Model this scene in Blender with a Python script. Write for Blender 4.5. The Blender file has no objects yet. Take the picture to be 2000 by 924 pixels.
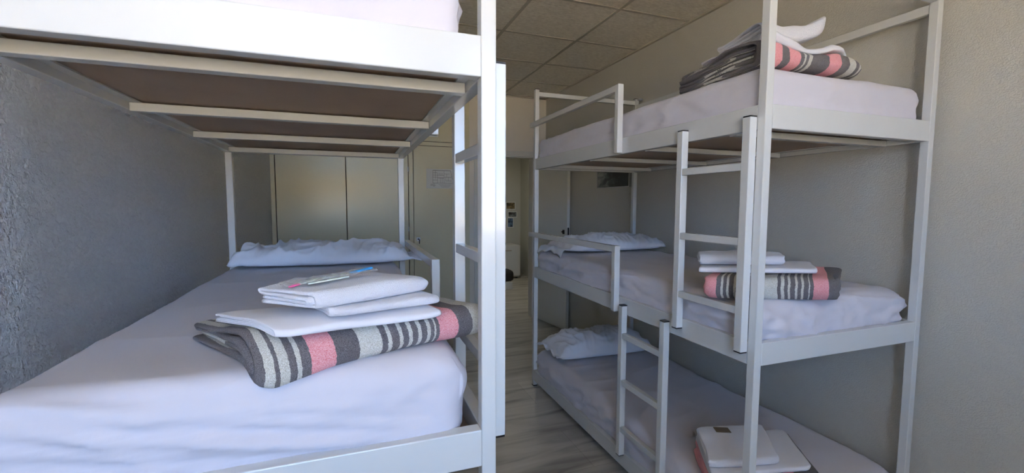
import bpy, bmesh, math, random
from mathutils import Vector, Matrix, noise

random.seed(7)
C = bpy.context.scene.collection
scn = bpy.context.scene
R = math.radians

# ------------------------------------------------------------------ camera
CAM_H = 1.35
cd = bpy.data.cameras.new('camera'); cam = bpy.data.objects.new('camera', cd); C.objects.link(cam)
cd.sensor_width = 36.0; cd.lens = 36.0 * 860.57 / 2000.0; cd.clip_start = 0.02; cd.clip_end = 60
pi_, ya_, ro_ = R(4.2987), R(19.8407), R(0.1944)
fw = Vector((math.sin(ya_)*math.cos(pi_), math.cos(ya_)*math.cos(pi_), -math.sin(pi_)))
rt = Vector((math.cos(ya_), -math.sin(ya_), 0)); up = rt.cross(fw)
rt = rt*math.cos(ro_) + up*math.sin(ro_); up = rt.cross(fw)
cam.matrix_world = Matrix(((rt.x, up.x, -fw.x, 0), (rt.y, up.y, -fw.y, 0), (rt.z, up.z, -fw.z, CAM_H), (0, 0, 0, 1)))
scn.camera = cam

# ------------------------------------------------------------------ light and exposure
scn.view_settings.view_transform = 'Standard'; scn.view_settings.look = 'None'
scn.view_settings.gamma = 1.0; scn.view_settings.use_curve_mapping = False
scn.view_settings.exposure = 0.0
SKY = (0.38, 0.62, 1.06); GROUND = (1.0, 0.83, 0.60)
SKY_S, GROUND_S = 18.5, 20.0
w = bpy.data.worlds.new('world'); scn.world = w; w.use_nodes = True
nt = w.node_tree; nt.nodes.clear()
tc = nt.nodes.new('ShaderNodeTexCoord'); sp = nt.nodes.new('ShaderNodeSeparateXYZ')
rp = nt.nodes.new('ShaderNodeValToRGB'); bg = nt.nodes.new('ShaderNodeBackground'); wo = nt.nodes.new('ShaderNodeOutputWorld')
mr = nt.nodes.new('ShaderNodeMapRange'); mr.inputs['From Min'].default_value = -1; mr.inputs['From Max'].default_value = 1
nt.links.new(tc.outputs['Generated'], sp.inputs[0]); nt.links.new(sp.outputs['Z'], mr.inputs['Value'])
nt.links.new(mr.outputs[0], rp.inputs['Fac']); nt.links.new(rp.outputs[0], bg.inputs['Color']); nt.links.new(bg.outputs[0], wo.inputs[0])
g = tuple(c*GROUND_S for c in GROUND); s = tuple(c*SKY_S for c in SKY)
rp.color_ramp.elements[0].position = 0.0; rp.color_ramp.elements[0].color = (*g, 1)
rp.color_ramp.elements[1].position = 1.0; rp.color_ramp.elements[1].color = (*[c*0.12 for c in s], 1)
e = rp.color_ramp.elements.new(0.485); e.color = (*g, 1)
e = rp.color_ramp.elements.new(0.515); e.color = (*s, 1)
e = rp.color_ramp.elements.new(0.62); e.color = (*[c*0.75 for c in s], 1)
e = rp.color_ramp.elements.new(0.74); e.color = (*[c*0.18 for c in s], 1)
bg.inputs['Strength'].default_value = 1.0
# the two window openings the daylight comes through (behind the camera)
WINS = ((-0.70, 0.22, 0.85), (0.70, 1.12, 1.1)); WZ1, WY = 2.42, -1.30
for a_, b_, WZ0 in WINS:
    pd = bpy.data.lights.new('window_portal', 'AREA'); pd.shape = 'RECTANGLE'; pd.size = b_-a_; pd.size_y = WZ1-WZ0
    pd.cycles.is_portal = True
    po = bpy.data.objects.new('window_portal', pd); C.objects.link(po)
    po.location = ((a_+b_)/2, WY-0.17, (WZ0+WZ1)/2); po.rotation_euler = (R(90), 0, 0)
# unseen fill light added to brighten the hallway beyond the door
hd = bpy.data.lights.new('hall_fill', 'AREA'); hd.size = 0.35; hd.energy = 9.0; hd.color = (1.0, 0.93, 0.78)
ho = bpy.data.objects.new('hall_fill', hd); C.objects.link(ho); ho.location = (2.2, 6.1, 2.44)

# ------------------------------------------------------------------ materials
def mat(name, col, rough=0.5, bump=None, metal=0.0, spec=0.5, var=None, coat=0.0, sheen=0.0):
    """bump=(scale, strength, distance, detail); var=(scale, amount): slight mottling of the pigment"""
    m = bpy.data.materials.new(name); m.use_nodes = True
    n = m.node_tree; b = n.nodes['Principled BSDF']
    b.inputs['Base Color'].default_value = (*col, 1); b.inputs['Roughness'].default_value = rough
    b.inputs['Metallic'].default_value = metal; b.inputs['Specular IOR Level'].default_value = spec
    b.inputs['Coat Weight'].default_value = coat; b.inputs['Sheen Weight'].default_value = sheen
    t = n.nodes.new('ShaderNodeTexCoord')
    if bump:
        nz = n.nodes.new('ShaderNodeTexNoise'); nz.inputs['Scale'].default_value = bump[0]
        nz.inputs['Detail'].default_value = bump[3] if len(bump) > 3 else 2
        bp = n.nodes.new('ShaderNodeBump'); bp.inputs['Strength'].default_value = bump[1]; bp.inputs['Distance'].default_value = bump[2]
        n.links.new(t.outputs['Object'], nz.inputs['Vector']); n.links.new(nz.outputs['Fac'], bp.inputs['Height'])
        n.links.new(bp.outputs[0], b.inputs['Normal'])
    if var:
        nz = n.nodes.new('ShaderNodeTexNoise'); nz.inputs['Scale'].default_value = var[0]; nz.inputs['Detail'].default_value = 4
        mx = n.nodes.new('ShaderNodeMix'); mx.data_type = 'RGBA'
        mx.inputs['A'].default_value = (*[c*(1-var[1]) for c in col], 1); mx.inputs['B'].default_value = (*[min(1, c*(1+var[1])) for c in col], 1)
        n.links.new(t.outputs['Object'], nz.inputs['Vector']); n.links.new(nz.outputs['Fac'], mx.inputs['Factor'])
        n.links.new(mx.outputs['Result'], b.inputs['Base Color'])
    return m

M_metal = mat('white_enamelled_steel', (0.66, 0.67, 0.66), 0.22, (3.0, 0.08, 0.004, 1), spec=0.55, coat=0.25)
M_cap = mat('black_plastic', (0.012, 0.012, 0.014), 0.4)
M_board = mat('raw_fibreboard', (0.34, 0.255, 0.19), 0.75, (120, 0.15, 0.002), var=(9, 0.12))
M_sheet = mat('white_cotton', (0.64, 0.62, 0.68), 0.85, (900, 0.10, 0.0006), sheen=0.15)
M_pillow = mat('pillow_cotton', (0.74, 0.76, 0.83), 0.85, (900, 0.10, 0.0006), sheen=0.15)
M_towel = mat('white_terry', (0.80, 0.80, 0.86), 0.95, (520, 0.9, 0.003, 3), sheen=0.4)
M_flat = mat('pressed_white_sheet', (0.75, 0.75, 0.80), 0.8, (700, 0.12, 0.0008), sheen=0.1)
M_ward = mat('cream_lacquer', (0.72, 0.68, 0.50), 0.24, (2.2, 0.06, 0.01, 2), spec=0.5, coat=0.0)
M_wgap = mat('dark_gap', (0.05, 0.045, 0.04), 0.9)
M_door = mat('white_door_paint', (0.70, 0.69, 0.63), 0.4, (4, 0.05, 0.003))
M_trim = mat('white_trim_paint', (0.72, 0.71, 0.65), 0.4)
M_paper = mat('paper', (0.80, 0.82, 0.80), 0.8)
M_ink = mat('ink', (0.12, 0.12, 0.13), 0.8)
M_fridge = mat('fridge_white', (0.66, 0.67, 0.66), 0.35)
M_blackbag = mat('black_nylon', (0.012, 0.012, 0.014), 0.6, (300, 0.3, 0.001))
M_steel = mat('brushed_steel', (0.5, 0.5, 0.5), 0.35, metal=1.0)
M_hallwall = mat('hall_paint', (0.55, 0.55, 0.49), 0.8, (60, 0.3, 0.003))
M_halldoor = mat('hall_door_paint', (0.34, 0.35, 0.24), 0.5)
M_glass = mat('window_glass', (1, 1, 1), 0.0)
M_glass.node_tree.nodes['Principled BSDF'].inputs['Transmission Weight'].default_value = 1.0
M_glass.node_tree.nodes['Principled BSDF'].inputs['IOR'].default_value = 1.02

def crease(m, scale, strength, dist, stretch=(1, 1, 1)):
    n = m.node_tree; b = n.nodes['Principled BSDF']; t = n.nodes.new('ShaderNodeTexCoord')
    mp = n.nodes.new('ShaderNodeMapping'); mp.inputs['Scale'].default_value = stretch; mp.inputs['Rotation'].default_value = (0.35, 0.2, 0.3)
    nz = n.nodes.new('ShaderNodeTexNoise'); nz.noise_type = 'RIDGED_MULTIFRACTAL'; nz.inputs['Scale'].default_value = scale
    nz.inputs['Detail'].default_value = 2; nz.inputs['Roughness'].default_value = 0.4; nz.inputs['Distortion'].default_value = 0.5
    bp = n.nodes.new('ShaderNodeBump'); bp.inputs['Strength'].default_value = strength; bp.inputs['Distance'].default_value = dist
    n.links.new(t.outputs['Object'], mp.inputs[0]); n.links.new(mp.outputs[0], nz.inputs['Vector']); n.links.new(nz.outputs['Fac'], bp.inputs['Height'])
    old = b.inputs['Normal'].links[0].from_socket if b.inputs['Normal'].links else None
    if old: n.links.new(old, bp.inputs['Normal'])
    n.links.new(bp.outputs[0], b.inputs['Normal'])
crease(M_sheet, 3.0, 0.8, 0.03, (1, 1, 2.6))
crease(M_pillow, 6.0, 1.0, 0.03, (1, 1.6, 1))
M_ward.node_tree.nodes['Principled BSDF'].inputs['Specular Tint'].default_value = (1.0, 0.93, 0.74, 1)

def stucco(name, col, scale, strength):
    m = bpy.data.materials.new(name); m.use_nodes = True; n = m.node_tree; b = n.nodes['Principled BSDF']
    b.inputs['Roughness'].default_value = 0.62; b.inputs['Base Color'].default_value = (*col, 1)
    b.inputs['Specular IOR Level'].default_value = 0.35
    t = n.nodes.new('ShaderNodeTexCoord')
    a = n.nodes.new('ShaderNodeTexNoise'); a.inputs['Scale'].default_value = scale; a.inputs['Detail'].default_value = 3; a.inputs['Roughness'].default_value = 0.55
    r_ = n.nodes.new('ShaderNodeValToRGB'); r_.color_ramp.elements[0].position = 0.40; r_.color_ramp.elements[1].position = 0.62
    r_.color_ramp.interpolation = 'EASE'
    v = n.nodes.new('ShaderNodeTexNoise'); v.inputs['Scale'].default_value = scale*3.1; v.inputs['Detail'].default_value = 2
    ad = n.nodes.new('ShaderNodeMath'); ad.operation = 'MULTIPLY_ADD'; ad.inputs[1].default_value = 0.35
    bp = n.nodes.new('ShaderNodeBump'); bp.inputs['Strength'].default_value = strength; bp.inputs['Distance'].default_value = 0.0055
    n.links.new(t.outputs['Object'], a.inputs['Vector']); n.links.new(t.outputs['Object'], v.inputs['Vector'])
    n.links.new(a.outputs['Fac'], r_.inputs['Fac']); n.links.new(v.outputs['Fac'], ad.inputs[0]); n.links.new(r_.outputs['Color'], ad.inputs[2])
    n.links.new(ad.outputs[0], bp.inputs['Height']); n.links.new(bp.outputs[0], b.inputs['Normal'])
    return m
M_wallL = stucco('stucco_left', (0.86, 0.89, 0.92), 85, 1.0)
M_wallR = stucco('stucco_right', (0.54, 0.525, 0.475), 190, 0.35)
M_wallF = stucco('plaster_far', (0.82, 0.77, 0.68), 60, 0.08)

def ceiling_mat():
    m = bpy.data.materials.new('ceiling_tiles'); m.use_nodes = True; n = m.node_tree; b = n.nodes['Principled BSDF']
    b.inputs['Roughness'].default_value = 0.9
    t = n.nodes.new('ShaderNodeTexCoord')
    nz = n.nodes.new('ShaderNodeTexNoise'); nz.inputs['Scale'].default_value = 1.0; nz.inputs['Detail'].default_value = 3
    mp = n.nodes.new('ShaderNodeMapping'); mp.inputs['Scale'].default_value = (40, 150, 1)
    n.links.new(t.outputs['Object'], mp.inputs[0]); n.links.new(mp.outputs[0], nz.inputs['Vector'])
    cr = n.nodes.new('ShaderNodeValToRGB'); cr.color_ramp.elements[0].position = 0.35; cr.color_ramp.elements[0].color = (0.66, 0.61, 0.51, 1)
    cr.color_ramp.elements[1].position = 0.65; cr.color_ramp.elements[1].color = (0.85, 0.80, 0.70, 1)
    bp = n.nodes.new('ShaderNodeBump'); bp.inputs['Strength'].default_value = 0.7; bp.inputs['Distance'].default_value = 0.004
    n.links.new(nz.outputs['Fac'], cr.inputs['Fac']); n.links.new(cr.outputs[0], b.inputs['Base Color'])
    n.links.new(nz.outputs['Fac'], bp.inputs['Height']); n.links.new(bp.outputs[0], b.inputs['Normal'])
    return m
M_ceil = ceiling_mat()
M_grid = mat('ceiling_grid_paint', (0.42, 0.38, 0.31), 0.6)

def floor_mat():
    m = bpy.data.materials.new('veined_stone_floor'); m.use_nodes = True; n = m.node_tree; b = n.nodes['Principled BSDF']
    b.inputs['Roughness'].default_value = 0.38
    t = n.nodes.new('ShaderNodeTexCoord')
    br = n.nodes.new('ShaderNodeTexBrick'); br.inputs['Scale'].default_value = 1.0; br.inputs['Brick Width'].default_value = 1.14
    br.inputs['Row Height'].default_value = 0.38; br.inputs['Mortar Size'].default_value = 0.0012
    br.inputs['Color1'].default_value = (0.8, 0.8, 0.8, 1); br.inputs['Color2'].default_value = (1, 1, 1, 1); br.inputs['Mortar'].default_value = (0.45, 0.45, 0.45, 1)
    mp = n.nodes.new('ShaderNodeMapping'); mp.inputs['Scale'].default_value = (1.3, 9, 1)
    nz = n.nodes.new('ShaderNodeTexNoise'); nz.inputs['Scale'].default_value = 1.0; nz.inputs['Detail'].default_value = 6; nz.inputs['Distortion'].default_value = 0.9
    cr = n.nodes.new('ShaderNodeValToRGB')
    cr.color_ramp.elements[0].position = 0.30; cr.color_ramp.elements[0].color = (0.22, 0.21, 0.20, 1)
    cr.color_ramp.elements[1].position = 0.70; cr.color_ramp.elements[1].color = (0.60, 0.585, 0.54, 1)
    e_ = cr.color_ramp.elements.new(0.47); e_.color = (0.46, 0.445, 0.41, 1)
    mx = n.nodes.new('ShaderNodeMix'); mx.data_type = 'RGBA'; mx.blend_type = 'MULTIPLY'; mx.inputs['Factor'].default_value = 0.8
    n.links.new(t.outputs['Object'], br.inputs['Vector']); n.links.new(t.outputs['Object'], mp.inputs[0]); n.links.new(mp.outputs[0], nz.inputs['Vector'])
    n.links.new(nz.outputs['Fac'], cr.inputs['Fac']); n.links.new(cr.outputs[0], mx.inputs['A']); n.links.new(br.outputs['Color'], mx.inputs['B'])
    n.links.new(mx.outputs['Result'], b.inputs['Base Color'])
    return m
M_floor = floor_mat()

GREY = (0.155, 0.145, 0.155); LIGHT = (0.64, 0.63, 0.58); PINK = (0.80, 0.36, 0.40)
def wool_mat(name, stops):
    """stops: (distance along the blanket in metres, colour), woven stripes across the length"""
    m = bpy.data.materials.new(name); m.use_nodes = True; n = m.node_tree; b = n.nodes['Principled BSDF']
    b.inputs['Roughness'].default_value = 1.0; b.inputs['Specular IOR Level'].default_value = 0.1; b.inputs['Sheen Weight'].default_value = 0.1
    at = n.nodes.new('ShaderNodeAttribute'); at.attribute_name = 'stripe'
    t = n.nodes.new('ShaderNodeTexCoord')
    wz = n.nodes.new('ShaderNodeTexNoise'); wz.inputs['Scale'].default_value = 160
    n.links.new(t.outputs['Object'], wz.inputs['Vector'])
    ma = n.nodes.new('ShaderNodeMath'); ma.operation = 'MULTIPLY_ADD'; ma.inputs[1].default_value = 0.004
    n.links.new(wz.outputs['Fac'], ma.inputs[0]); n.links.new(at.outputs['Fac'], ma.inputs[2])
    cr = n.nodes.new('ShaderNodeValToRGB'); cr.color_ramp.interpolation = 'CONSTANT'
    els = cr.color_ramp.elements
    els[0].position = 0.0; els[0].color = (*stops[0][1], 1)
    els[1].position = min(0.999, stops[1][0]); els[1].color = (*stops[1][1], 1)
    for p_, c_ in stops[2:]:
        x = els.new(min(0.999, p_)); x.color = (*c_, 1)
    n.links.new(ma.outputs[0], cr.inputs['Fac'])
    sp_ = n.nodes.new('ShaderNodeTexNoise'); sp_.inputs['Scale'].default_value = 640; sp_.inputs['Detail'].default_value = 4
    n.links.new(t.outputs['Object'], sp_.inputs['Vector'])
    rr = n.nodes.new('ShaderNodeMapRange'); rr.inputs['From Min'].default_value = 0.3; rr.inputs['From Max'].default_value = 0.7
    rr.inputs['To Min'].default_value = 0.0; rr.inputs['To Max'].default_value = 1.0
    n.links.new(sp_.outputs['Fac'], rr.inputs['Value'])
    mx = n.nodes.new('ShaderNodeMix'); mx.data_type = 'RGBA'; mx.blend_type = 'OVERLAY'; mx.inputs['Factor'].default_value = 0.60
    n.links.new(cr.outputs[0], mx.inputs['A']); n.links.new(rr.outputs[0], mx.inputs['B'])
    n.links.new(mx.outputs['Result'], b.inputs['Base Color'])
    bp = n.nodes.new('ShaderNodeBump'); bp.inputs['Strength'].default_value = 0.9; bp.inputs['Distance'].default_value = 0.003
    n.links.new(sp_.outputs['Fac'], bp.inputs['Height']); n.links.new(bp.outputs[0], b.inputs['Normal'])
    return m

# ------------------------------------------------------------------ mesh helpers
def obj(name, bm, m, parent=None, smooth=False, loc=None, autosmooth=None):
    me = bpy.data.meshes.new(name)
    bmesh.ops.recalc_face_normals(bm, faces=bm.faces)
    bm.to_mesh(me); bm.free(); me.materials.append(m)
    if smooth:
        for p_ in me.polygons: p_.use_smooth = True
    o = bpy.data.objects.new(name, me); C.objects.link(o)
    if loc: o.location = loc
    if parent: o.parent = parent
    return o
def tag(o, label=None, cat=None, group=None, kind=None):
    if label: o['label'] = label
    if cat: o['category'] = cat
    if group: o['group'] = group
    if kind: o['kind'] = kind
    return o
def thing(name, label, cat, loc=(0, 0, 0), group=None):
    o = bpy.data.objects.new(name, None); C.objects.link(o); o.location = loc; o.empty_display_size = 0.1
    return tag(o, label, cat, group)
def bx(bm, x0, x1, y0, y1, z0, z1, bev=0.0):
    r = bmesh.ops.create_cube(bm, size=1.0)
    vs = r['verts']
    for v in vs:
        v.co = Vector((x0+(v.co.x+.5)*(x1-x0), y0+(v.co.y+.5)*(y1-y0), z0+(v.co.z+.5)*(z1-z0)))
    if bev > 0:
        es = list({e_ for v in vs for e_ in v.link_edges})
        bmesh.ops.bevel(bm, geom=es, offset=bev, segments=2, affect='EDGES', profile=0.5)
def box(name, x0, x1, y0, y1, z0, z1, m, parent=None, bev=0.0, off=(0, 0, 0)):
    bm = bmesh.new(); bx(bm, x0-off[0], x1-off[0], y0-off[1], y1-off[1], z0-off[2], z1-off[2], bev)
    return obj(name, bm, m, parent, smooth=False)
def struct(name, x0, x1, y0, y1, z0, z1, m, bev=0.0):
    return tag(box(name, x0, x1, y0, y1, z0, z1, m, None, bev), kind='structure')

# ------------------------------------------------------------------ the room
XL, XR, YB, YF, ZC = -0.735, 2.135, -1.30, 4.766, 2.556
struct('floor', XL-0.15, 3.2, YB-0.15, 8.1, -0.1, 0, M_floor)
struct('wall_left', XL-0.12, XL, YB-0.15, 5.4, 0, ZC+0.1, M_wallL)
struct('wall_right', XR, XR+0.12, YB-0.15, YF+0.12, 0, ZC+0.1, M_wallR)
# back wall with the window openings
bm = bmesh.new()
xs_ = [XL]+[v for wn_ in WINS for v in wn_[:2]]+[XR]
for k in range(0, len(xs_), 2): bx(bm, xs_[k], xs_[k+1], YB-0.15, YB, 0, ZC)
for a_, b_, WZ0 in WINS: bx(bm, a_, b_, YB-0.15, YB, 0, WZ0); bx(bm, a_, b_, YB-0.15, YB, WZ1, ZC)
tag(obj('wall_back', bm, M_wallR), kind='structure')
fr = 0.045
for k, (a_, b_, WZ0) in enumerate(WINS):
    bm = bmesh.new()
    bx(bm, a_, b_, YB-0.12, YB-0.06, WZ0, WZ0+fr); bx(bm, a_, b_, YB-0.12, YB-0.06, WZ1-fr, WZ1)
    for xx in (a_, b_-fr): bx(bm, xx, xx+fr, YB-0.12, YB-0.06, WZ0+fr, WZ1-fr)
    wn = tag(obj('window_%d' % (k+1), bm, M_trim), kind='structure')
    box('window_pane', a_+fr, b_-fr, YB-0.094, YB-0.088, WZ0+fr, WZ1-fr, M_glass, wn)
# ceiling of square tiles in a thin grid
struct('ceiling', XL-0.1, XR+0.1, YB-0.15, YF+0.1, ZC, ZC+0.1, M_ceil)
bm = bmesh.new(); T = 0.572
x = 1.588
while x > XL: x -= T
x += T
while x < XR:
    bx(bm, x-0.011, x+0.011, YB, YF, ZC-0.004, ZC+0.001); x += T
y = 3.012
while y > YB: y -= T
y += T
while y < YF:
    bx(bm, XL, XR, y-0.011, y+0.011, ZC-0.003, ZC+0.001); y += T
bx(bm, XR-0.02, XR, YB, YF, ZC-0.012, ZC+0.001); bx(bm, 1.33, XR-0.02, YF-0.02, YF, ZC-0.012, ZC+0.001)
tag(obj('trim_1', bm, M_grid), kind='structure')
# far wall: doorway to the hall on the right, built-in wardrobe on the left
DX0, DX1, DZ = 1.33, 1.985, 1.885
bm = bmesh.new()
bx(bm, DX0, DX1, YF, YF+0.12, DZ, ZC); bx(bm, DX1, XR, YF, YF+0.12, 0, ZC); bx(bm, 1.16, DX0, YF, YF+0.12, 0, ZC)
tag(obj('wall_far', bm, M_wallF), kind='structure')
bm = bmesh.new()
bx(bm, DX0-0.06, DX1+0.05, YF-0.014, YF, DZ, DZ+0.06, 0.003)
bx(bm, DX0-0.06, DX0, YF-0.014, YF, 0, DZ, 0.003); bx(bm, DX1, DX1+0.05, YF-0.014, YF, 0, DZ, 0.003)
bx(bm, DX0, DX0+0.012, YF, YF+0.12, 0, DZ); bx(bm, DX1-0.012, DX1, YF, YF+0.12, 0, DZ); bx(bm, DX0, DX1, YF, YF+0.12, DZ-0.012, DZ)
tag(obj('trim_2', bm, M_trim), kind='structure')
# hall beyond the doorway
HX1, HY = 3.02, 7.9
bm = bmesh.new()
bx(bm, 0.9, HX1, HY, HY+0.1, 0, 2.5); bx(bm, HX1, HX1+0.1, YF+0.12, HY+0.1, 0, 2.5); bx(bm, 0.9, 1.0, 5.42, HY, 0, 2.5)
bx(bm, XR+0.12, HX1, YF+0.02, YF+0.12, 0, 2.5)
tag(obj('wall_hall', bm, M_hallwall), kind='structure')
struct('ceiling_hall', 0.9, HX1+0.1, YF+0.12, HY+0.1, 2.5, 2.6, M_wallF)
bm = bmesh.new(); bx(bm, HX1-0.03, HX1, 6.35, 7.35, 0, 1.97, 0.003)
d2 = tag(obj('door_2', bm, M_halldoor), kind='structure')
bm = bmesh.new(); bx(bm, HX1-0.045, HX1-0.03, 6.28, 6.35, 0, 1.97); bx(bm, HX1-0.045, HX1-0.03, 7.35, 7.42, 0, 1.97); bx(bm, HX1-0.045, HX1-0.03, 6.28, 7.42, 1.97, 2.04)
obj('door_frame', bm, M_hallwall, d2)
# room door, open against the right wall
hx, hy, fx, fy = 1.985, 4.748, 2.085, 4.10
dl = math.hypot(fx-hx, fy-hy)
dr = bpy.data.objects.new('door_1', None); C.objects.link(dr); dr.location = (hx, hy, 0); dr.rotation_euler = (0, 0, math.atan2(fy-hy, fx-hx))
tag(dr, kind='structure')
box('door_leaf', 0, dl, -0.0, 0.035, 0.012, 1.875, M_door, dr, 0.002)
bm = bmesh.new(); bx(bm, dl-0.0005, dl+0.0015, 0.008, 0.026, 1.00, 1.10)
obj('lock_plate', bm, M_cap, dr)
bm = bmesh.new(); bx(bm, dl-0.075, dl-0.04, -0.006, 0, 1.03, 1.075, 0.002)
bmesh.ops.create_cone(bm, cap_ends=True, segments=16, radius1=0.008, radius2=0.008, depth=0.022, matrix=Matrix.Translation((dl-0.058, -0.014, 1.055)) @ Matrix.Rotation(R(90), 4, 'X'))
obj('door_handle', bm, M_cap, dr)

# ------------------------------------------------------------------ built-in wardrobe
wd = thing('built_in_wardrobe', 'cream glossy built-in wardrobe across the far end behind the left bunk', 'wardrobe', (0.2, YF, 0))
OFF = (0.2, YF, 0)
def wbox(name, x0, x1, y0, y1, z0, z1, m=M_ward, bev=0.0, par=None):
    return box(name, x0, x1, y0, y1, z0, z1, m, par or wd, bev, OFF)
bm = bmesh.new()
bx(bm, XL-0.2, 1.15-0.2, 0.024, 0.6, 0.0, ZC-0.002)
obj('carcass', bm, M_wgap, wd)
wbox('filler_panel', XL+0.001, -0.697, YF-0.008, YF+0.024, 0, ZC-0.002, M_ward, 0.002)
for (a, b_) in ((-0.690, -0.061), (-0.055, 0.553), (0.610, 1.146)):
    dd = wbox('door', a, b_, YF, YF+0.022, 0.06, 1.955, M_ward, 0.003)
    wbox('upper_door', a, b_, YF, YF+0.022, 2.005, ZC-0.02, M_ward, 0.003)
    if a == 0.610:
        bm = bmesh.new()
        bx(bm, 0.633-.2, 0.673-.2, -0.006, 0.0, 0.945, 0.985, 0.002)
        obj('latch_plate', bm, M_steel, dd)
        bm = bmesh.new()
        bx(bm, 0.645-.2, 0.662-.2, -0.010, -0.006, 0.958, 0.972, 0.002); bx(bm, 0.660-.2, 0.667-.2, -0.014, -0.006, 0.915, 0.962, 0.002)
        obj('latch_hook', bm, M_cap, dd)
wbox('rail_panel', -0.695, 1.146, YF+0.003, YF+0.024, 1.960, 2.0, M_ward, 0.002)
wbox('centre_stile', 0.559, 0.604, YF-0.012, YF+0.024, 0, 1.957, M_ward, 0.003)
wbox('end_stile', 1.15, 1.215, YF-0.012, YF, 0, ZC-0.002, M_ward, 0.003)
for z in (0.35, 1.05, 1.68):
    bm = bmesh.new(); bx(bm, 0.548-.2, 0.556-.2, -0.012, 0.0, z, z+0.05, 0.001); obj('hinge', bm, M_steel, wd)
# floor plan sheet taped to the wardrobe
pp = thing('floor_plan_notice', 'white sheet with a printed floor plan taped on the wardrobe door', 'notice', (0.895, YF, 1.61))
px0, px1, pz0, pz1 = -0.150, 0.150, -0.102, 0.106
bm = bmesh.new(); bx(bm, px0, px1, -0.0016, -0.0006, pz0, pz1); obj('paper_sheet', bm, M_paper, pp)
bm = bmesh.new()
def ln(x0, z0, x1, z1, th=0.0022):
    dx, dz = x1-x0, z1-z0; L_ = math.hypot(dx, dz) or 1e-6; nx, nz_ = -dz/L_*th/2, dx/L_*th/2
    vs = [bm.verts.new((x0+nx, -0.0020, z0+nz_)), bm.verts.new((x1+nx, -0.0020, z1+nz_)), bm.verts.new((x1-nx, -0.0020, z1-nz_)), bm.verts.new((x0-nx, -0.0020, z0-nz_))]
    bm.faces.new(vs)
ax, bx_ = -0.080, 0.142
ln(ax, .09, .112, .09, .004); ln(ax, .09, ax, -.045); ln(ax, -.045, bx_, -.045, .003); ln(.112, .09, bx_, -.045, .003)
for z in (.065, .040, .018): ln(ax, z, -.030, z)
ln(-.052, .09, -.052, .0); ln(-.030, .065, -.030, -.045); ln(-.03, .012, .04, .012, .004); ln(-.03, .04, .04, .04); ln(.04, .09, .04, -.045)
for xx in (-.012, .006, .022): ln(xx, .065, xx, .04)
for xx in (.0, .02): ln(xx, .012, xx, -.045)
ln(.04, .055, .10, .055); ln(.04, .02, .12, .02); ln(.07, .02, .07, .055); ln(.085, .02, .085, -.02); ln(.06, -.02, .125, -.02); ln(.06, -.02, .06, .02)
ln(ax, -.013, -.03, -.013)
for k, (a, b_) in enumerate(((-.105, -.06), (-.105, -.05), (-.08, -.06))): ln(a, -.058-k*.010, b_, -.058-k*.010, .003)
for k in range(4): ln(-.02+.01*k, -.060-k*.009, .125-.01*k, -.060-k*.009, .0015)
obj('floor_plan_drawing', bm, M_ink, pp)
lb = box('white_label', 0.765, 0.875, YF-0.002, YF-0.0004, 2.055, 2.14, M_paper); tag(lb, 'small white paper label stuck high on the wardrobe above the floor plan', 'label')

# ------------------------------------------------------------------ picture on the right wall
pc = thing('framed_picture', 'dark stormy seascape picture in a thin frame on the right wall', 'picture', (XR, 3.31, 1.575))
bm = bmesh.new(); bx(bm, -0.022, -0.004, -0.245, 0.245, -0.080, 0.080); cv = obj('canvas', bm, M_ink, pc)
m = bpy.data.materials.new('stormy_print'); m.use_nodes = True; n = m.node_tree; b = n.nodes['Principled BSDF']; b.inputs['Roughness'].default_value = 0.35
t = n.nodes.new('ShaderNodeTexCoord'); mp = n.nodes.new('ShaderNodeMapping'); mp.inputs['Scale'].default_value = (1, 7, 16)
nz = n.nodes.new('ShaderNodeTexNoise'); nz.inputs['Scale'].default_value = 1.2; nz.inputs['Detail'].default_value = 4; nz.inputs['Distortion'].default_value = 0.8
sx = n.nodes.new('ShaderNodeSeparateXYZ'); a1 = n.nodes.new('ShaderNodeMath'); a1.operation = 'MULTIPLY_ADD'; a1.inputs[1].default_value = 1.5
cr = n.nodes.new('ShaderNodeValToRGB'); cr.color_ramp.elements[0].position = 0.42; cr.color_ramp.elements[0].color = (0.022, 0.025, 0.035, 1)
cr.color_ramp.elements[1].position = 0.95; cr.color_ramp.elements[1].color = (0.30, 0.32, 0.31, 1)
e_ = cr.color_ramp.elements.new(0.62); e_.color = (0.05, 0.075, 0.10, 1)
n.links.new(t.outputs['Object'], mp.inputs[0]); n.links.new(mp.outputs[0], nz.inputs['Vector']); n.links.new(t.outputs['Object'], sx.inputs[0])
n.links.new(sx.outputs['Y'], a1.inputs[0]); n.links.new(nz.outputs['Fac'], a1.inputs[2]); n.links.new(a1.outputs[0], cr.inputs['Fac']); n.links.new(cr.outputs[0], b.inputs['Base Color'])
cv.data.materials[0] = m
bm = bmesh.new()
bx(bm, -0.026, 0, -0.252, -0.245, -0.087, 0.087); bx(bm, -0.026, 0, 0.245, 0.252, -0.087, 0.087)
bx(bm, -0.026, 0, -0.245, 0.245, 0.080, 0.087); bx(bm, -0.026, 0, -0.245, 0.245, -0.087, -0.080)
obj('picture_frame', bm, M_steel, pc)

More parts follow.
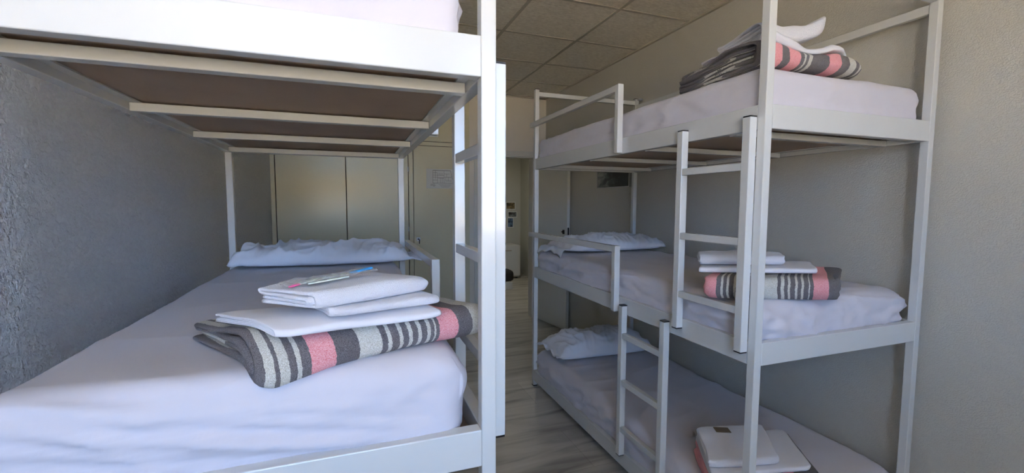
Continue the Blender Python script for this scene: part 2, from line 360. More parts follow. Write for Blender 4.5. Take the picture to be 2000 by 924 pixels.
# ------------------------------------------------------------------ hallway things
fg = thing('mini_fridge', 'small white fridge standing against the back wall of the hall', 'fridge', (2.55, 7.6, 0))
bm = bmesh.new(); bx(bm, -0.27, 0.27, -0.19, 0.28, 0.02, 0.60, 0.008); obj('body', bm, M_fridge, fg)
bm = bmesh.new(); bx(bm, -0.27, 0.27, -0.235, -0.195, 0.05, 0.60, 0.008); fdr = obj('door', bm, M_fridge, fg)
bm = bmesh.new(); bx(bm, -0.10, 0.10, -0.242, -0.235, 0.50, 0.52, 0.002); obj('door_grip', bm, M_grid, fdr)
for sx_ in (-.22, .22):
    for sy_ in (-.15, .24):
        bm = bmesh.new(); bx(bm, sx_-.02, sx_+.02, sy_-.02, sy_+.02, 0, .02); obj('foot', bm, M_cap, fg)
bxo = thing('storage_box', 'low white box on the hall floor under a black bag', 'box', (2.20, 6.62, 0))
bm = bmesh.new(); bx(bm, -0.17, 0.14, -0.17, 0.17, 0, 0.10, 0.006); obj('box_body', bm, M_fridge, bxo)
bm = bmesh.new(); bx(bm, -0.175, 0.145, -0.175, 0.175, 0.10, 0.118, 0.004); obj('box_lid', bm, M_fridge, bxo)
bgo = thing('black_bag', 'black bag lying on the low white box in the hall', 'bag', (2.20, 6.62, 0.119))
bm = bmesh.new(); bx(bm, -0.19, 0.185, -0.14, 0.14, 0, 0.17, 0.05)
for v in bm.verts: v.co.z *= 1+0.10*noise.noise(v.co*9); v.co.z = max(0, v.co.z)
obj('bag_body', bm, M_blackbag, bgo, True)
bm = bmesh.new()
pts = [Vector((-.08+.16*k/10, 0, .165+.05*math.sin(math.pi*k/10))) for k in range(11)]
for p0, p1 in zip(pts, pts[1:]):
    mid = (p0+p1)/2; d_ = p1-p0
    bmesh.ops.create_cone(bm, cap_ends=True, segments=8, radius1=.007, radius2=.007, depth=d_.length*1.1, matrix=Matrix.Translation(mid) @ d_.to_track_quat('Z', 'Y').to_matrix().to_4x4())
obj('bag_handle', bm, M_blackbag, bgo, True)
# photo prints on the hall wall
def print_mat(name, c0, c1, sc_):
    m = bpy.data.materials.new(name); m.use_nodes = True; n = m.node_tree; b = n.nodes['Principled BSDF']; b.inputs['Roughness'].default_value = 0.4
    t = n.nodes.new('ShaderNodeTexCoord'); nz = n.nodes.new('ShaderNodeTexNoise'); nz.inputs['Scale'].default_value = sc_
    cr = n.nodes.new('ShaderNodeValToRGB'); cr.color_ramp.elements[0].position = .42; cr.color_ramp.elements[0].color = (*c0, 1)
    cr.color_ramp.elements[1].position = .6; cr.color_ramp.elements[1].color = (*c1, 1)
    n.links.new(t.outputs['Object'], nz.inputs['Vector']); n.links.new(nz.outputs['Fac'], cr.inputs['Fac']); n.links.new(cr.outputs[0], b.inputs['Base Color'])
    return m
prints = [((976, 986, 391, 408), (.03, .03, .03), (.25, .26, .25), 'grey photo print at the top left of the hall wall cluster'),
          ((989, 1005.5, 396, 408), (.05, .04, .02), (.30, .22, .10), 'brown photo print at the top right of the hall wall cluster'),
          ((977, 988, 412, 426), (.03, .03, .03), (.30, .31, .32), 'dark grey photo print in the middle left of the hall wall cluster'),
          ((993, 1009, 414, 423), (.03, .03, .03), (.24, .26, .26), 'wide dark photo print in the middle right of the hall wall cluster'),
          ((976, 985, 431, 442), (.04, .04, .04), (.22, .22, .22), 'grey photo print at the bottom left of the hall wall cluster'),
          ((992, 1002, 425.5, 442), (.02, .04, .08), (.15, .24, .38), 'upright blue photo print at the bottom right of the hall wall cluster')]
PX = lambda u: 2.593 + (u-975)*0.01016
PZ = lambda v: 1.325 - (v-400)*0.01005
for k, ((u0, u1, v0, v1), c0, c1, lab) in enumerate(prints):
    x0, x1, z0, z1 = PX(u0), PX(u1), PZ(v1), PZ(v0); cx, cz = (x0+x1)/2, (z0+z1)/2
    ph = thing('photo_print', lab, 'photo', (cx, HY, cz), 'photo prints on the hall wall')
    a, b_ = (x1-x0)/2, (z1-z0)/2
    bm = bmesh.new(); bx(bm, -a-.012, a+.012, -0.003, -0.0005, -b_-.012, b_+.012); obj('photo_border', bm, M_paper, ph)
    bm = bmesh.new(); bx(bm, -a, a, -0.0042, -0.003, -b_, b_); obj('photo_image', bm, print_mat('print_%d' % k, c0, c1, 14), ph)

# ------------------------------------------------------------------ bunk beds
D = 0.03; RH = 0.0768
TIERS = (0.0459, 0.8142, 1.591); ZTOP = 2.158
def bunk(x0, x1, y0, y1, label, guard_side, slat_y, guard_y, group='three-tier metal bunks'):
    """posts, rails, slats and boards; the open side (ladder and guard rails) is guard_side (-1 or 1)"""
    b = thing('bunk_bed', label, 'bunk bed', ((x0+x1)/2, (y0+y1)/2, 0), group)
    o_ = ((x0+x1)/2, (y0+y1)/2, 0); bv = 0.0022
    for xx in (x0, x1-D):
        for yy in (y0, y1-D):
            p = box('post', xx, xx+D, yy, yy+D, 0.006, ZTOP-0.004, M_metal, b, bv, o_)
            box('post_cap', xx-.0005, xx+D+.0005, yy-.0005, yy+D+.0005, ZTOP-0.004, ZTOP, M_cap, p, 0, o_)
            box('foot_cap', xx-.001, xx+D+.001, yy-.001, yy+D+.001, 0, 0.006, M_cap, p, 0, o_)
    for z in TIERS:
        for yy in (y0, y1-D):
            box('end_rail', x0+D, x1-D, yy+0.0005, yy+D, z, z+RH, M_metal, b, bv, o_)
        for xx, s_ in ((x0, 1), (x1-D, -1)):
            bm = bmesh.new()
            bx(bm, xx-o_[0]+.0005, xx+D-o_[0], y0+D-o_[1], y1-D-o_[1], z, z+RH, bv)
            # inner angle that carries the slats
            if s_ > 0: bx(bm, xx+D-o_[0], xx+D+.022-o_[0], y0+D-o_[1], y1-D-o_[1], z+.020, z+.024)
            else: bx(bm, xx-.022-o_[0], xx-o_[0], y0+D-o_[1], y1-D-o_[1], z+.020, z+.024)
            obj('side_rail', bm, M_metal, b)
        for sy in slat_y:
            box('slat', x0+D+.001, x1-D-.001, sy, sy+.03, z-.003, z+.0195, M_metal, b, bv, o_)
        box('base_board', x0+D+.001, x1-D-.001, y0+D+.001, y1-D-.001, z+.0245, z+.033, M_board, b, 0, o_)
    # frame bars at the very top
    for yy in (y0, y1-D): box('top_bar', x0+D, x1-D, yy+.004, yy+D-.002, ZTOP-.05, ZTOP-.02, M_metal, b, bv, o_)
    wx = x1-D if guard_side < 0 else x0
    box('top_bar', wx+.003, wx+D-.003, y0+D, y1-D, ZTOP-.087, ZTOP-.052, M_metal, b, bv, o_)
    for yy in (y0+D+.005, y1-D-.03):
        bm = bmesh.new()
        bx(bm, wx+.010-o_[0], wx+.045-o_[0], yy-o_[1], yy+.025-o_[1], ZTOP-.018, ZTOP-.002, .004)
        obj('wall_bracket', bm, M_steel, b)
    # guard rails near the pillows
    gx = x0-D if guard_side < 0 else x1
    for z in TIERS[1:]:
        bm = bmesh.new()
        bx(bm, gx-o_[0], gx+D-o_[0], guard_y-o_[1], guard_y+D-o_[1], z+.004, z+.330, bv)
        bx(bm, gx+.001-o_[0], gx+D-.001-o_[0], guard_y+D-o_[1], y1+.008-o_[1], z+.298, z+.329, bv)
        gr = obj('guard_rail', bm, M_metal, b)
    # bolts seen inside the corners
    for z in TIERS:
        for xx in (x0+D+.02, x1-D-.02):
            for yy in (y0+D+.003, y1-D-.003):
                bm = bmesh.new()
                bmesh.ops.create_cone(bm, cap_ends=True, segments=10, radius1=.006, radius2=.006, depth=.012, matrix=Matrix.Translation((xx-o_[0], yy-o_[1], z+.058)) @ Matrix.Rotation(R(90), 4, 'X'))
                obj('bolt', bm, M_steel, b)
    return b
RX0, RX1, RY0, RY1 = 1.231, 2.0958, 1.0591, 2.9618
LX0, LX1, LY0, LY1 = -0.5741, 0.2664, 0.8304, 2.5121
bunk(LX0, LX1, LY0, LY1, 'white metal three-tier bunk bed filling the left side, against the stucco wall', 1, (.955, 1.44, 1.93, 2.42), 1.60, None)
bunk(RX0, RX1, RY0, RY1, 'white metal three-tier bunk bed along the right wall', -1, (1.20, 1.68, 2.18, 2.72), 1.845, None)

def ladder(label, x0, ya, yb, z0, z1, rungs):
    """ya, yb: near faces of the two stiles"""
    t_ = thing('bunk_ladder', label, 'ladder', (x0+D/2, (ya+yb+D)/2, z0), 'bunk ladders')
    o_ = (x0+D/2, (ya+yb+D)/2, z0)
    for yy in (ya, yb):
        st = box('stile', x0, x0+D, yy, yy+D, z0+.004, z1-.004, M_metal, t_, .002, o_)
        box('end_cap', x0+.001, x0+D-.001, yy+.001, yy+D-.001, z1-.004, z1, M_cap, st, 0, o_)
        box('end_cap', x0+.001, x0+D-.001, yy+.001, yy+D-.001, z0, z0+.004, M_cap, st, 0, o_)
    for z in rungs:
        box('rung', x0+.002, x0+D-.004, ya+D, yb, z-.026, z, M_metal, t_, .002, o_)
    return t_
ladder('white ladder on the left bunk, up to the top tier beside its corner post', LX1+.001, .862, 1.212, .850, 1.634, (1.486, 1.238, 1.005))
ladder('upper white ladder on the right bunk, reaching from the middle to the top tier', RX0-D-.001, 1.088, 1.396, .853, 1.634, (1.486, 1.238, 1.008))
ladder('lower white ladder on the right bunk, reaching from the bottom to the middle tier', RX0-D-.001, 1.470, 1.772, .113, .864, (.730, .500, .265))

# ------------------------------------------------------------------ soft things
def ridge(v):  # soft creases
    n_ = noise.noise(v); return (1-abs(n_)*2.0)**3 if abs(n_) < .5 else 0
def axis_samples(a, b, r, step):
    """denser near both rounded ends"""
    k = 6; L_ = [a + r*(1-math.cos(math.pi/2*i/k))*0.999 for i in range(k)]
    n_ = max(2, int((b-a-2*r)/step)); mid = [a+r+(b-a-2*r)*i/n_ for i in range(n_+1)]
    R_ = [b - r*(1-math.cos(math.pi/2*i/k))*0.999 for i in range(k)][::-1]
    return L_+mid+R_
def round_box(x0, x1, y0, y1, z0, z1, r, step, disp):
    xs, ys, zs = axis_samples(x0, x1, r, step), axis_samples(y0, y1, r, step), axis_samples(z0, z1, min(r, (z1-z0)*.45), step)
    bm = bmesh.new(); cache = {}
    rz = min(r, (z1-z0)*.45)
    lo = Vector((x0+r, y0+r, z0+rz)); hi = Vector((x1-r, y1-r, z1-rz))
    def V(i, j, k):
        key = (i, j, k)
        if key in cache: return cache[key]
        p = Vector((xs[i], ys[j], zs[k]))
        c = Vector((min(max(p.x, lo.x), hi.x), min(max(p.y, lo.y), hi.y), min(max(p.z, lo.z), hi.z)))
        d_ = p-c
        # vertical edges strongly rounded, top edge softly
        nrm = d_.normalized() if d_.length > 1e-9 else Vector((0, 0, 1))
        q_ = c + Vector((nrm.x*r, nrm.y*r, nrm.z*rz))
        q_ = q_ + nrm*disp(q_, nrm)
        v = bm.verts.new(q_); cache[key] = v; return v
    nx, ny, nz_ = len(xs)-1, len(ys)-1, len(zs)-1
    def F(a, b, c, d_):
        try: bm.faces.new((a, b, c, d_))
        except ValueError: pass
    for i in range(nx):
        for j in range(ny):
            for k in (0, nz_): F(V(i, j, k), V(i+1, j, k), V(i+1, j+1, k), V(i, j+1, k))
    for i in range(nx):
        for k in range(nz_):
            for j in (0, ny): F(V(i, j, k), V(i+1, j, k), V(i+1, j, k+1), V(i, j, k+1))
    for j in range(ny):
        for k in range(nz_):
            for i in (0, nx): F(V(i, j, k), V(i, j+1, k), V(i, j+1, k+1), V(i, j, k+1))
    return bm
def mattress(x0, x1, y0, y1, z0, z1, label, seed, step=.018, amp=1.0, crumple=None, r=.045, bulge=0.0):
    S = Vector((seed*13.7, seed*5.1, seed*2.3)); ztop = z1
    def disp(p, n_):
        side = 1-abs(n_.z); hz = (p.z-z0)/(z1-z0)
        d_ = 0.004*noise.noise(p*3.0+S)
        if p.z < z0+.02: side *= .3
        q_ = p.copy()
        if abs(n_.y) > abs(n_.x): u_, v_ = p.x, p.z
        else: u_, v_ = p.y, p.z
        wv = noise.noise(Vector((u_*2.2, v_*3, 1))+S)*.5
        # long drawn folds of the fitted sheet on the sides
        d_ += amp*side*(.019*ridge(Vector((u_*1.6+wv, (v_+.20*u_)*13+wv*2, 3.3))+S) + .009*ridge(Vector((u_*5+wv*2, (v_-.35*u_)*24, 8.3))+S))
        # faint lengthwise creases on the top
        top = max(0, n_.z)
        d_ += amp*top*(.007*ridge(Vector((p.x*1.6+wv, p.y*4.2, 5.5))+S) + .0025*noise.noise(Vector((p.x*4, p.y*5, 1.5))+S))
        if bulge: d_ += bulge*side*math.sin(math.pi*min(1, max(0, hz)))
        if crumple: d_ += crumple(p, n_, S)
        return d_
    o_ = Vector(((x0+x1)/2, (y0+y1)/2, z0))
    bm = round_box(x0, x1, y0, y1, z0, z1, r, step, disp)
    bmesh.ops.translate(bm, vec=-o_, verts=bm.verts)
    o = obj('mattress', bm, M_sheet, None, True, o_)
    return tag(o, label, 'mattress', 'mattresses in white fitted sheets')
def drawn_folds(x0, x1, z0, z1):
    # long folds of the sheet pulled from the lower right corner across the front of the mattress
    K = ((.04, .42, 1.6, .009, .10), (.10, .66, 1.3, .008, .12), (.16, .84, 1.5, .009, .09), (.26, 1.02, 1.2, .007, .10), (.07, .54, 2.2, .005, .06), (.34, .95, .8, .004, .06), (.5, .78, .7, .003, .05))
    def f(p, n_, S):
        if n_.x < -.4: return -.010*abs(noise.noise(p*3+S))
        fr_ = max(0, -n_.y); 
        if fr_ < .05: return 0
        u = (p.x-x0)/(x1-x0); hz = (p.z-z0)/(z1-z0)+.04*noise.noise(Vector((p.x*4, 0, 1))+S); d_ = 0
        for h1, h0, pw_, am, wd_ in K:
            c = h1+(h0-h1)*max(0, 1-u)**pw_; t_ = (hz-c)/(wd_*.55)
            d_ += am*1.15*(math.exp(-t_*t_)-.7*math.exp(-(t_+1.3)**2))*(.5+.5*math.sin(math.pi*min(1, max(0, u*1.1))))
        d_ += .004*max(0, u-.75)/.25*ridge(Vector((p.x*16+p.z*10, p.z*6, 2))+S)
        return d_*fr_
    return f
def cr_far(y_from, k=1.0):
    def f(p, n_, S):
        w_ = max(0, min(1, (p.y-y_from)/.35)); sd = 1-max(0, n_.z)*.7
        return k*w_*sd*(.010*ridge(Vector((p.y*14+p.z*6, p.z*18, p.x*6))+S)+.006*noise.noise(p*22+S))
    return f
def cr_near(y_to, k=1.0):
    def f(p, n_, S):
        w_ = max(0, min(1, (y_to-p.y)/.3)); sd = max(0, 1-max(0, n_.z)*.9)
        return k*w_*sd*(.008*ridge(Vector((p.x*7+p.y*9+p.z*4, p.z*7-p.x*4, 2))+S)+.003*noise.noise(p*18+S))
    return f
zb = .0345
mattress(LX0+.012, LX1-.058, LY0+.034, LY1-.034, TIERS[1]+zb, 1.047, 'near mattress in a white fitted sheet on the left bunk, holding the big striped blanket', 1, .0085, .45, drawn_folds(LX0+.012, LX1-.058, TIERS[1]+zb, 1.047), .05, .006)
mattress(LX0+.012, LX1-.058, LY0+.034, LY1-.034, TIERS[2]+zb, 1.80, 'white mattress at the top left, on the top tier of the left bunk', 2, .02, .6)
mattress(RX0+.028, RX1-.034, RY0+.036, RY1-.034, TIERS[2]+zb, 1.800, 'white mattress on the top tier of the right bunk, just under the ceiling', 3, .014, .5, cr_far(2.45, 1.2), .035)
mattress(RX0+.028, RX1-.034, RY0+.036, RY1-.034, TIERS[1]+zb, 1.012, 'white mattress on the middle tier of the right bunk, with wrinkled sheet', 4, .012, 1.2, cr_near(1.75, 1.2), .05)
mattress(RX0+.028, RX1-.034, RY0+.036, RY1-.034, TIERS[0]+zb, .275, 'white mattress on the bottom tier of the right bunk, close to the floor', 5, .014, 1.2, cr_near(1.5, .6), .05)

def pillow(cx, cy, z, a, b_, h, rot, label, seed, post=None, flap=0.0, wr=1.0):
    """a, b_: half length and half depth; a sewn pillow in a loose case with an open end at +x or -x (sign of flap)"""
    S = Vector((seed*7.7, seed*3.3, 0)); N, Mm = 96, 44
    bm = bmesh.new(); rows = {}
    def prof(u, v):
        uu = u
        if flap > 0: uu = (u+1)/(2-flap)*2-1
        if flap < 0: uu = 1-(1-u)/(2+flap)*2
        fu = max(0, 1-abs(uu)**2.6); fv = max(0, 1-abs(v)**2.2)
        return (fu**.36)*(fv**.5)
    for sgn in (1, -1):
        for i in range(N+1):
            for j in range(Mm+1):
                u, v = -1+2*i/N, -1+2*j/Mm
                edge = i in (0, N) or j in (0, Mm)
                if sgn < 0 and edge: rows[(sgn, i, j)] = rows[(1, i, j)]; continue
                pin = 1-.07*(1-u*u)*abs(v)**3; pin2 = 1-.05*(1-v*v)*abs(u)**3
                x = u*a*pin2; y = v*b_*pin
                t_ = prof(u, v)
                wv = noise.noise(Vector((x*4, y*4, 2))+S)
                wrk = wr*(.014*ridge(Vector((x*7+wv, y*5-x*3, 0))+S)+.009*ridge(Vector((x*15, y*9+wv*2, 4))+S)+.008*noise.noise(Vector((x*6, y*7, 1))+S))
                zz = (h*.72*t_ + .004) if sgn > 0 else -(h*.28*t_*.9)
                zz += wrk*(.35+.65*min(1, t_*2)) if sgn > 0 else 0
                if abs(u) > .86 : zz += .010*wr*(abs(u)-.86)/.14*math.sin(v*9+seed)+.004
                p = Vector((x, y, zz+h*.28))
                p = Matrix.Rotation(rot, 3, 'Z') @ p
                if post: p = post(p)
                p.z = p.z if post else max(p.z, .0)
                rows[(sgn, i, j)] = bm.verts.new(p)
    for sgn in (1, -1):
        for i in range(N):
            for j in range(Mm):
                q_ = [rows[(sgn, i, j)], rows[(sgn, i+1, j)], rows[(sgn, i+1, j+1)], rows[(sgn, i, j+1)]]
                try: bm.faces.new(q_)
                except ValueError: pass
    return tag(obj('pillow', bm, M_pillow, None, True, (cx, cy, z)), label, 'pillow', 'pillows in white cases')
pillow(-.095, 2.33, 1.049, .425, .135, .092, R(-3), 'long white pillow across the head of the left bunk', 1, None, .16, 1.5)
def drape_mid(p):
    # the open end of the case hangs over the mattress edge (world X below 1.27)
    X = 1.66+p.x
    if X < 1.285:
        d_ = 1.285-X; p = p.copy(); k = min(1, d_/.05)
        p.x = (1.285-.040*math.sin(min(d_, .06)/.06*math.pi/2))-1.66 - .004*math.sin(p.y*40); p.z = p.z*(1-.55*k) - max(0, d_-.015)*.95
    return p
pillow(1.66, 2.735, 1.016, .430, .185, .105, R(1), 'white pillow on the middle tier of the right bunk, its case hanging over the edge', 2, drape_mid, -.22, 1.2)
pillow(1.615, 2.735, .278, .37, .185, .155, R(-2), 'white pillow on the bottom tier of the right bunk', 3, None, -.10, 1.3)

def folded(name, label, cat, group, O, ang, Ln, W, levels, t, m, shear=0.0, seed=0, seg=1, rag=.012, thick=.9, deform=None, nseg=None, wob=.004, roundness=.9, vlen=None, nv=90, end_taper=.5, widths=None, stripe0=0.0, corner=.09):
    """a cloth folded into nested layers: cross-section band swept along its length (local x)"""
    S = Vector((seed*3.1, seed*9.7, seed*1.3))
    path = []  # (w, z, s)
    s_ = 0
    wn_ = widths or [(0, W)]*len(levels)
    for i, lv in enumerate(levels):
        z = (lv+.5)*t
        a, b_ = wn_[i] if i < len(wn_) else (0, W)
        w0, w1 = (b_, a) if i % 2 == 0 else (a, b_)   # first layer runs back -> front
        n_ = 16
        for k in range(n_+1): path.append((w0+(w1-w0)*k/n_, z))
        if i+1 < len(levels):
            z2 = (levels[i+1]+.5)*t; r_ = abs(z2-z)/2; cz = (z+z2)/2; sg = -1 if i % 2 == 0 else 1
            nn = 10 if abs(levels[i+1]-lv) > 1 else 6
            a2, b2 = wn_[i+1] if i+1 < len(wn_) else (0, W)
            w1b = a2 if i % 2 == 0 else b2
            for k in range(1, nn):
                th = math.pi*k/nn; ww = w1+(w1b-w1)*k/nn
                path.append((ww+sg*roundness*r_*math.sin(th), cz-(z2-z)/2*math.cos(th)))
    pts = [Vector((p_[0], p_[1])) for p_ in path]
    nrm = []
    for i in range(len(pts)):
        d_ = (pts[min(i+1, len(pts)-1)]-pts[max(i-1, 0)]).normalized(); nrm.append(Vector((-d_.y, d_.x)))
    acc = [0]
    for i in range(1, len(pts)): acc.append(acc[-1]+(pts[i]-pts[i-1]).length)
    bm = bmesh.new(); lay = bm.verts.layers.float.new('stripe')
    H_ = (max(levels)+1)*t
    def vert(i, j, sgn):
        v = j/nv; s1 = acc[i]
        er = min(v, 1-v)*Ln  # distance to an end
        tap = 1.0 if er > t*.6 else (end_taper+(1-end_taper)*math.sqrt(max(0, 1-(1-er/(t*.6))**2)))
        rg = rag*noise.noise(Vector((s1*4, 0 if v < .5 else 7, 1))+S)
        x = v*Ln + rg*(1-2*v if v < .5 else 2*v-1)*1.0
        pw = pts[i]+nrm[i]*sgn*t*.5*thick*tap
        x3 = x + shear*pw.x
        p = Vector((x3, pw.x, pw.y))
        p.z += wob*noise.noise(Vector((x*7, pw.x*7, pw.y*9))+S)*min(1, pw.y/(t*1.2)) + wob*.5*noise.noise(Vector((x*20, pw.x*18, pw.y*30))+S)*(pw.y/H_)
        p.y += wob*.8*noise.noise(Vector((x*9, pw.y*30, 5))+S)
        if er < .035:
            kk = (1-er/.035)**2; p.y = W/2+(p.y-W/2)*(1-corner*kk)
        p.x += wob*.9*noise.noise(Vector((pw.x*8, pw.y*60, 3 if v < .5 else 9))+S)*(1 if er < .03 else .3)
        if deform: p = deform(p, x/Ln, pw.x/W, pw.y/H_)
        p.z = p.z
        vv = bm.verts.new(p); vv[lay] = max(0, x + .004*noise.noise(Vector((pw.x*9, pw.y*9, 0))+S) + stripe0); return vv
    n_ = len(pts)
    A = [[vert(i, j, 1) for j in range(nv+1)] for i in range(n_)]
    B = [[vert(i, j, -1) for j in range(nv+1)] for i in range(n_)]
    for i in range(n_-1):
        for j in range(nv):
            bm.faces.new((A[i][j], A[i+1][j], A[i+1][j+1], A[i][j+1])); bm.faces.new((B[i][j], B[i][j+1], B[i+1][j+1], B[i+1][j]))
        for j in (0, nv): bm.faces.new((A[i][j], B[i][j], B[i+1][j], A[i+1][j]))
    for i in (0, n_-1):
        for j in range(nv): bm.faces.new((A[i][j], A[i][j+1], B[i][j+1], B[i][j]))
    o = obj(name, bm, m, None, True, O); o.rotation_euler = (0, 0, ang)
    return tag(o, label, cat, group)
G4 = (0, 3, 2, 1)

# --- left bunk, the big blanket stack
g_, l_, p_ = GREY, LIGHT, PINK
def shift(st, k): return [(max(0, a+k), c) for a, c in st]
st = [(0, g_), (.006, l_), (.022, g_), (.031, l_), (.044, g_), (.055, l_), (.066, g_), (.081, p_), (.124, g_), (.166, l_), (.209, g_), (.219, l_), (.230, g_), (.243, l_),
      (.252, g_), (.264, l_), (.273, g_), (.284, l_), (.292, g_), (.302, l_), (.309, g_), (.318, l_), (.324, g_), (.332, p_), (.374, g_), (.410, l_), (.46, g_)]
W1 = wool_mat('striped_wool_left', st)
def def_L(p, v, w_, h_):
    # the blanket lies over the rounded front edge of the mattress and flattens towards its back left corner
    p = p.copy()
    k = 1-.50*max(0, min(1, w_))*(1-max(0, min(1, v))*.6)
    p.z *= k
    droop = max(0, .07-p.y)/.07*(1-min(1, max(0, v)/.8))
    p.z -= .024*droop*droop
    if v < .08: p.z += .004*math.sin(p.y*22)*(1-v/.08)*h_
    return p
folded('striped_blanket', 'largest folded striped wool blanket, nearest the camera on the left bunk', 'blanket', 'folded striped wool blankets', (-.170, .868, 1.050), R(13), .455, .30, G4, .0177, W1, -.32, 1, rag=.022, deform=def_L, wob=.007, nv=150)
def def_LS(p, v, w_, h_):
    # flat sheet drooping over the rounded front fold of the blanket
    p = p.copy()
    p.z -= .010*max(0, (.055-p.y)/.055)**1.6 + .010*max(0, w_-.4)
    return p
folded('folded_sheet', 'flat folded white sheet lying on the nearest striped blanket of the left bunk', 'sheet', 'folded white sheets', (-.138, .860, 1.1210), R(9), .31, .17, (0, 7, 6, 1, 2, 5, 4, 3), .0018, M_flat, -.55, 2, rag=.008, deform=def_LS, wob=.003, nv=80)
folded('folded_towel', 'lower folded white towel on the left bunk, under the thicker towel', 'towel', 'folded white towels', (-.048, .876, 1.1362), R(14), .222, .15, G4, .0050, M_towel, -.1, 3, rag=.012, wob=.006, nv=60, roundness=1.3)
def def_LT(p, v, w_, h_):
    p = p.copy(); p.z += .006*math.sin(math.pi*max(0, min(1, v)))*h_ - .004*(1-v); return p
folded('folded_towel', 'thick folded white towel topping the stack on the left bunk, under the comb packet', 'towel', 'folded white towels', (-.078, .876, 1.1572), R(23), .240, .125, (0, 3, 2, 1), .0078, M_towel, -.42, 4, rag=.014, wob=.007, nv=80, roundness=1.2, deform=def_LT)

# --- comb and toothbrush in a clear sachet on the towel
tk = thing('toiletry_packet', 'clear plastic sachet with a comb and brush on the white towel', 'packet', (-.045, .963, 1.1925))
tk.rotation_euler = (0, R(-4), R(22))
M_film = mat('clear_film', (.9, .93, .95), .08); bb = M_film.node_tree.nodes['Principled BSDF']; bb.inputs['Alpha'].default_value = .25
M_green = mat('pale_green_plastic', (.62, .70, .60), .35); M_blue = mat('blue_plastic', (.06, .33, .70), .35); M_pinkp = mat('pink_plastic', (.75, .12, .30), .4)
bm = bmesh.new(); r_ = bmesh.ops.create_grid(bm, x_segments=40, y_segments=12, size=.5)
for v in bm.verts:
    v.co = Vector((v.co.x*.185, v.co.y*.05, .009+.005*noise.noise(Vector((v.co.x*14, v.co.y*9, 0)))))
bmesh.ops.solidify(bm, geom=bm.faces[:], thickness=.0004)
obj('sachet', bm, M_film, tk, True)
def rod(pts, rad, m, name, par, flat=1.0):
    bm = bmesh.new(); rings = []
    for i, (p_, r_) in enumerate(zip(pts, rad)):
        p_ = Vector(p_); d_ = (Vector(pts[min(i+1, len(pts)-1)])-Vector(pts[max(0, i-1)])).normalized()
        s1 = d_.cross(Vector((0, 0, 1))).normalized(); u1 = s1.cross(d_)
        rings.append([bm.verts.new(p_+s1*r_*math.cos(a)+u1*r_*flat*math.sin(a)) for a in [2*math.pi*k/10 for k in range(10)]])
    for a, b_ in zip(rings, rings[1:]):
        for k in range(10): bm.faces.new((a[k], a[(k+1) % 10], b_[(k+1) % 10], b_[k]))
    bm.faces.new(rings[0]); bm.faces.new(rings[-1][::-1])
    return obj(name, bm, m, par, True)
rod([(-.068, .0, .004), (-.06, .0, .005), (-.03, .002, .006), (.0, .003, .007), (.04, .003, .007)], [.004, .006, .005, .004, .004], M_green, 'brush_handle', tk, .5)
rod([(.04, .003, .007), (.055, .003, .008), (.088, .0, .011), (.09, .0, .011)], [.004, .005, .005, .002], M_blue, 'brush_head', tk, .6)
rod([(-.082, -.006, .003), (-.075, -.005, .003), (-.064, -.003, .004), (-.060, -.003, .004)], [.002, .004, .004, .002], M_pinkp, 'pink_cap', tk, .7)
bm = bmesh.new()
bx(bm, -.05, .03, -.020, -.014, .003, .006)
for k in range(26): bx(bm, -.049+k*.003, -.0475+k*.003, -.014, -.004, .0035, .0055)
obj('comb', bm, M_green, tk)

# --- right bunk, middle tier
st2 = [(0, p_), (.03, g_), (.043, l_), (.052, g_), (.064, l_), (.074, g_), (.086, l_), (.096, g_), (.108, l_), (.118, g_), (.130, l_), (.140, g_), (.156, l_), (.235, g_), (.250, l_), (.258, g_), (.272, l_), (.280, g_), (.294, l_),
       (.302, g_), (.316, l_), (.324, g_), (.336, l_), (.342, g_), (.353, p_), (.405, g_)]
W2 = wool_mat('striped_wool_middle', st2)
folded('striped_blanket', 'folded striped wool blanket on the middle tier of the right bunk', 'blanket', 'folded striped wool blankets', (1.195, 1.228, 1.014), R(-24), .455, .26, G4, .0200, W2, .55, 11, rag=.012, wob=.009, nv=120, corner=.16)
folded('folded_sheet', 'flat folded white sheet on the blanket of the right bunk middle tier', 'sheet', 'folded white sheets', (1.200, 1.280, 1.098), R(-22), .425, .20, (0, 5, 4, 1, 2, 3), .0032, M_flat, .45, 12, rag=.005, wob=.003, nv=70)
folded('folded_towel', 'folded white towel topping the stack on the right bunk middle tier', 'towel', 'folded white towels', (1.235, 1.325, 1.120), R(-20), .325, .10, G4, .0100, M_towel, .35, 13, rag=.012, wob=.008, nv=70, roundness=1.3)
# --- right bunk, top tier
st3 = [(0, g_), (.005, l_), (.009, g_), (.018, l_), (.026, g_), (.036, p_), (.072, g_), (.105, p_), (.150, g_), (.165, l_), (.175, g_), (.185, l_), (.20, g_), (.28, p_), (.335, g_), (.375, l_), (.405, g_), (.418, l_), (.426, g_), (.438, l_), (.446, g_)]
W3 = wool_mat('striped_wool_top', st3)
def def_RT(p, v, w_, h_):
    p = p.copy(); v = max(0, min(1, v))
    p.z *= (1-.30*math.sin(math.pi*max(0, min(1, (v-.05)/.8))))*(1-.45*max(0, v-.72)/.28)*(1-.30*max(0, min(1, w_-.35)))
    return p
folded('striped_blanket', 'folded striped wool blanket high on the top tier of the right bunk', 'blanket', 'folded striped wool blankets', (1.275, 1.140, 1.808), R(-2), .455, .40, (0, 5, 4, 1, 2, 3), .0150, W3, .03, 21, rag=.03, wob=.009, nv=120, deform=def_RT)
def def_RS(p, v, w_, h_):
    p = p.copy(); v = max(0, min(1, v)); p.z -= .012*max(0, w_-.5) + .030*max(0, v-.75)/.25*max(0, 1-w_)
    p.z -= .030*math.sin(math.pi*max(0, min(1, (v-.05)/.8)))*max(0, 1-w_*.4)
    return p
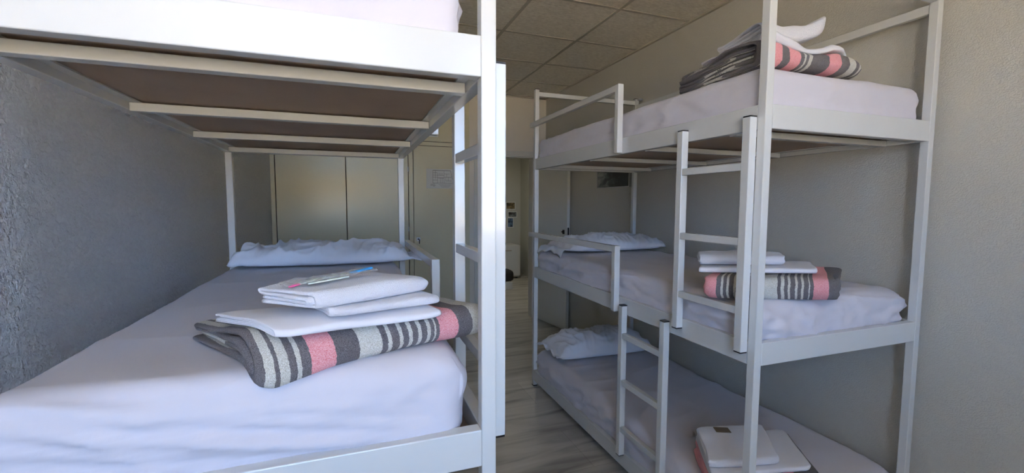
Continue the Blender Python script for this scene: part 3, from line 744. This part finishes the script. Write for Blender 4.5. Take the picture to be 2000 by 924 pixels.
folded('folded_sheet', 'crumpled folded white sheet on the blanket of the top tier', 'sheet', 'folded white sheets', (1.300, 1.125, 1.893), R(-3), .37, .35, (0, 5, 4, 1, 2, 3), .0046, M_flat, .10, 22, rag=.035, wob=.014, nv=90, deform=def_RS)
def def_RTt(p, v, w_, h_):
    p = p.copy(); v = max(0, min(1, v)); p.z += .034*v*v*(.6+.4*(1-w_))-.030*math.sin(math.pi*v*.8); p.z = p.z+.026*v*h_; p.y -= .03*v
    return p
folded('folded_towel', 'folded white towel peaking at the top of the top tier stack', 'towel', 'folded white towels', (1.325, 1.165, 1.925), R(-4), .225, .24, G4, .0095, M_towel, .05, 23, rag=.025, wob=.012, nv=70, deform=def_RTt, roundness=1.3)
# --- right bunk, bottom tier
st4 = [(0, p_), (.035, l_), (.085, g_), (.095, l_), (.104, g_), (.114, l_), (.123, g_), (.133, l_), (.142, g_), (.152, l_), (.161, g_), (.171, l_), (.180, g_), (.30, p_), (.34, g_)]
W4 = wool_mat('striped_wool_bottom', st4)
folded('striped_blanket', 'folded striped wool blanket on the bottom tier of the right bunk', 'blanket', 'folded striped wool blankets', (1.190, 1.190, .281), R(-13), .44, .28, G4, .0170, W4, .35, 31, rag=.012, wob=.005, nv=100)
folded('folded_sheet', 'flat folded white sheet on the bottom tier blanket, under the towel with the tag', 'sheet', 'folded white sheets', (1.212, 1.200, .352), R(-13), .405, .26, (0, 3, 2, 1), .0045, M_flat, .30, 32, rag=.005, wob=.003, nv=60)
folded('folded_towel', 'folded white towel on the bottom tier with a small brown tag', 'towel', 'folded white towels', (1.222, 1.225, .372), R(-13), .290, .23, G4, .0075, M_towel, .35, 33, rag=.008, wob=.005, nv=60)
M_tag = mat('brown_card', (.22, .18, .13), .6)
bm = bmesh.new(); bx(bm, -.030, .030, -.02, .02, 0, .003, .001)
tg = obj('paper_tag', bm, M_tag, None, False, (1.435, 1.375, .405)); tg.rotation_euler = (0, 0, R(-25))
tag(tg, 'small brown card tag lying on the bottom tier towel', 'tag')
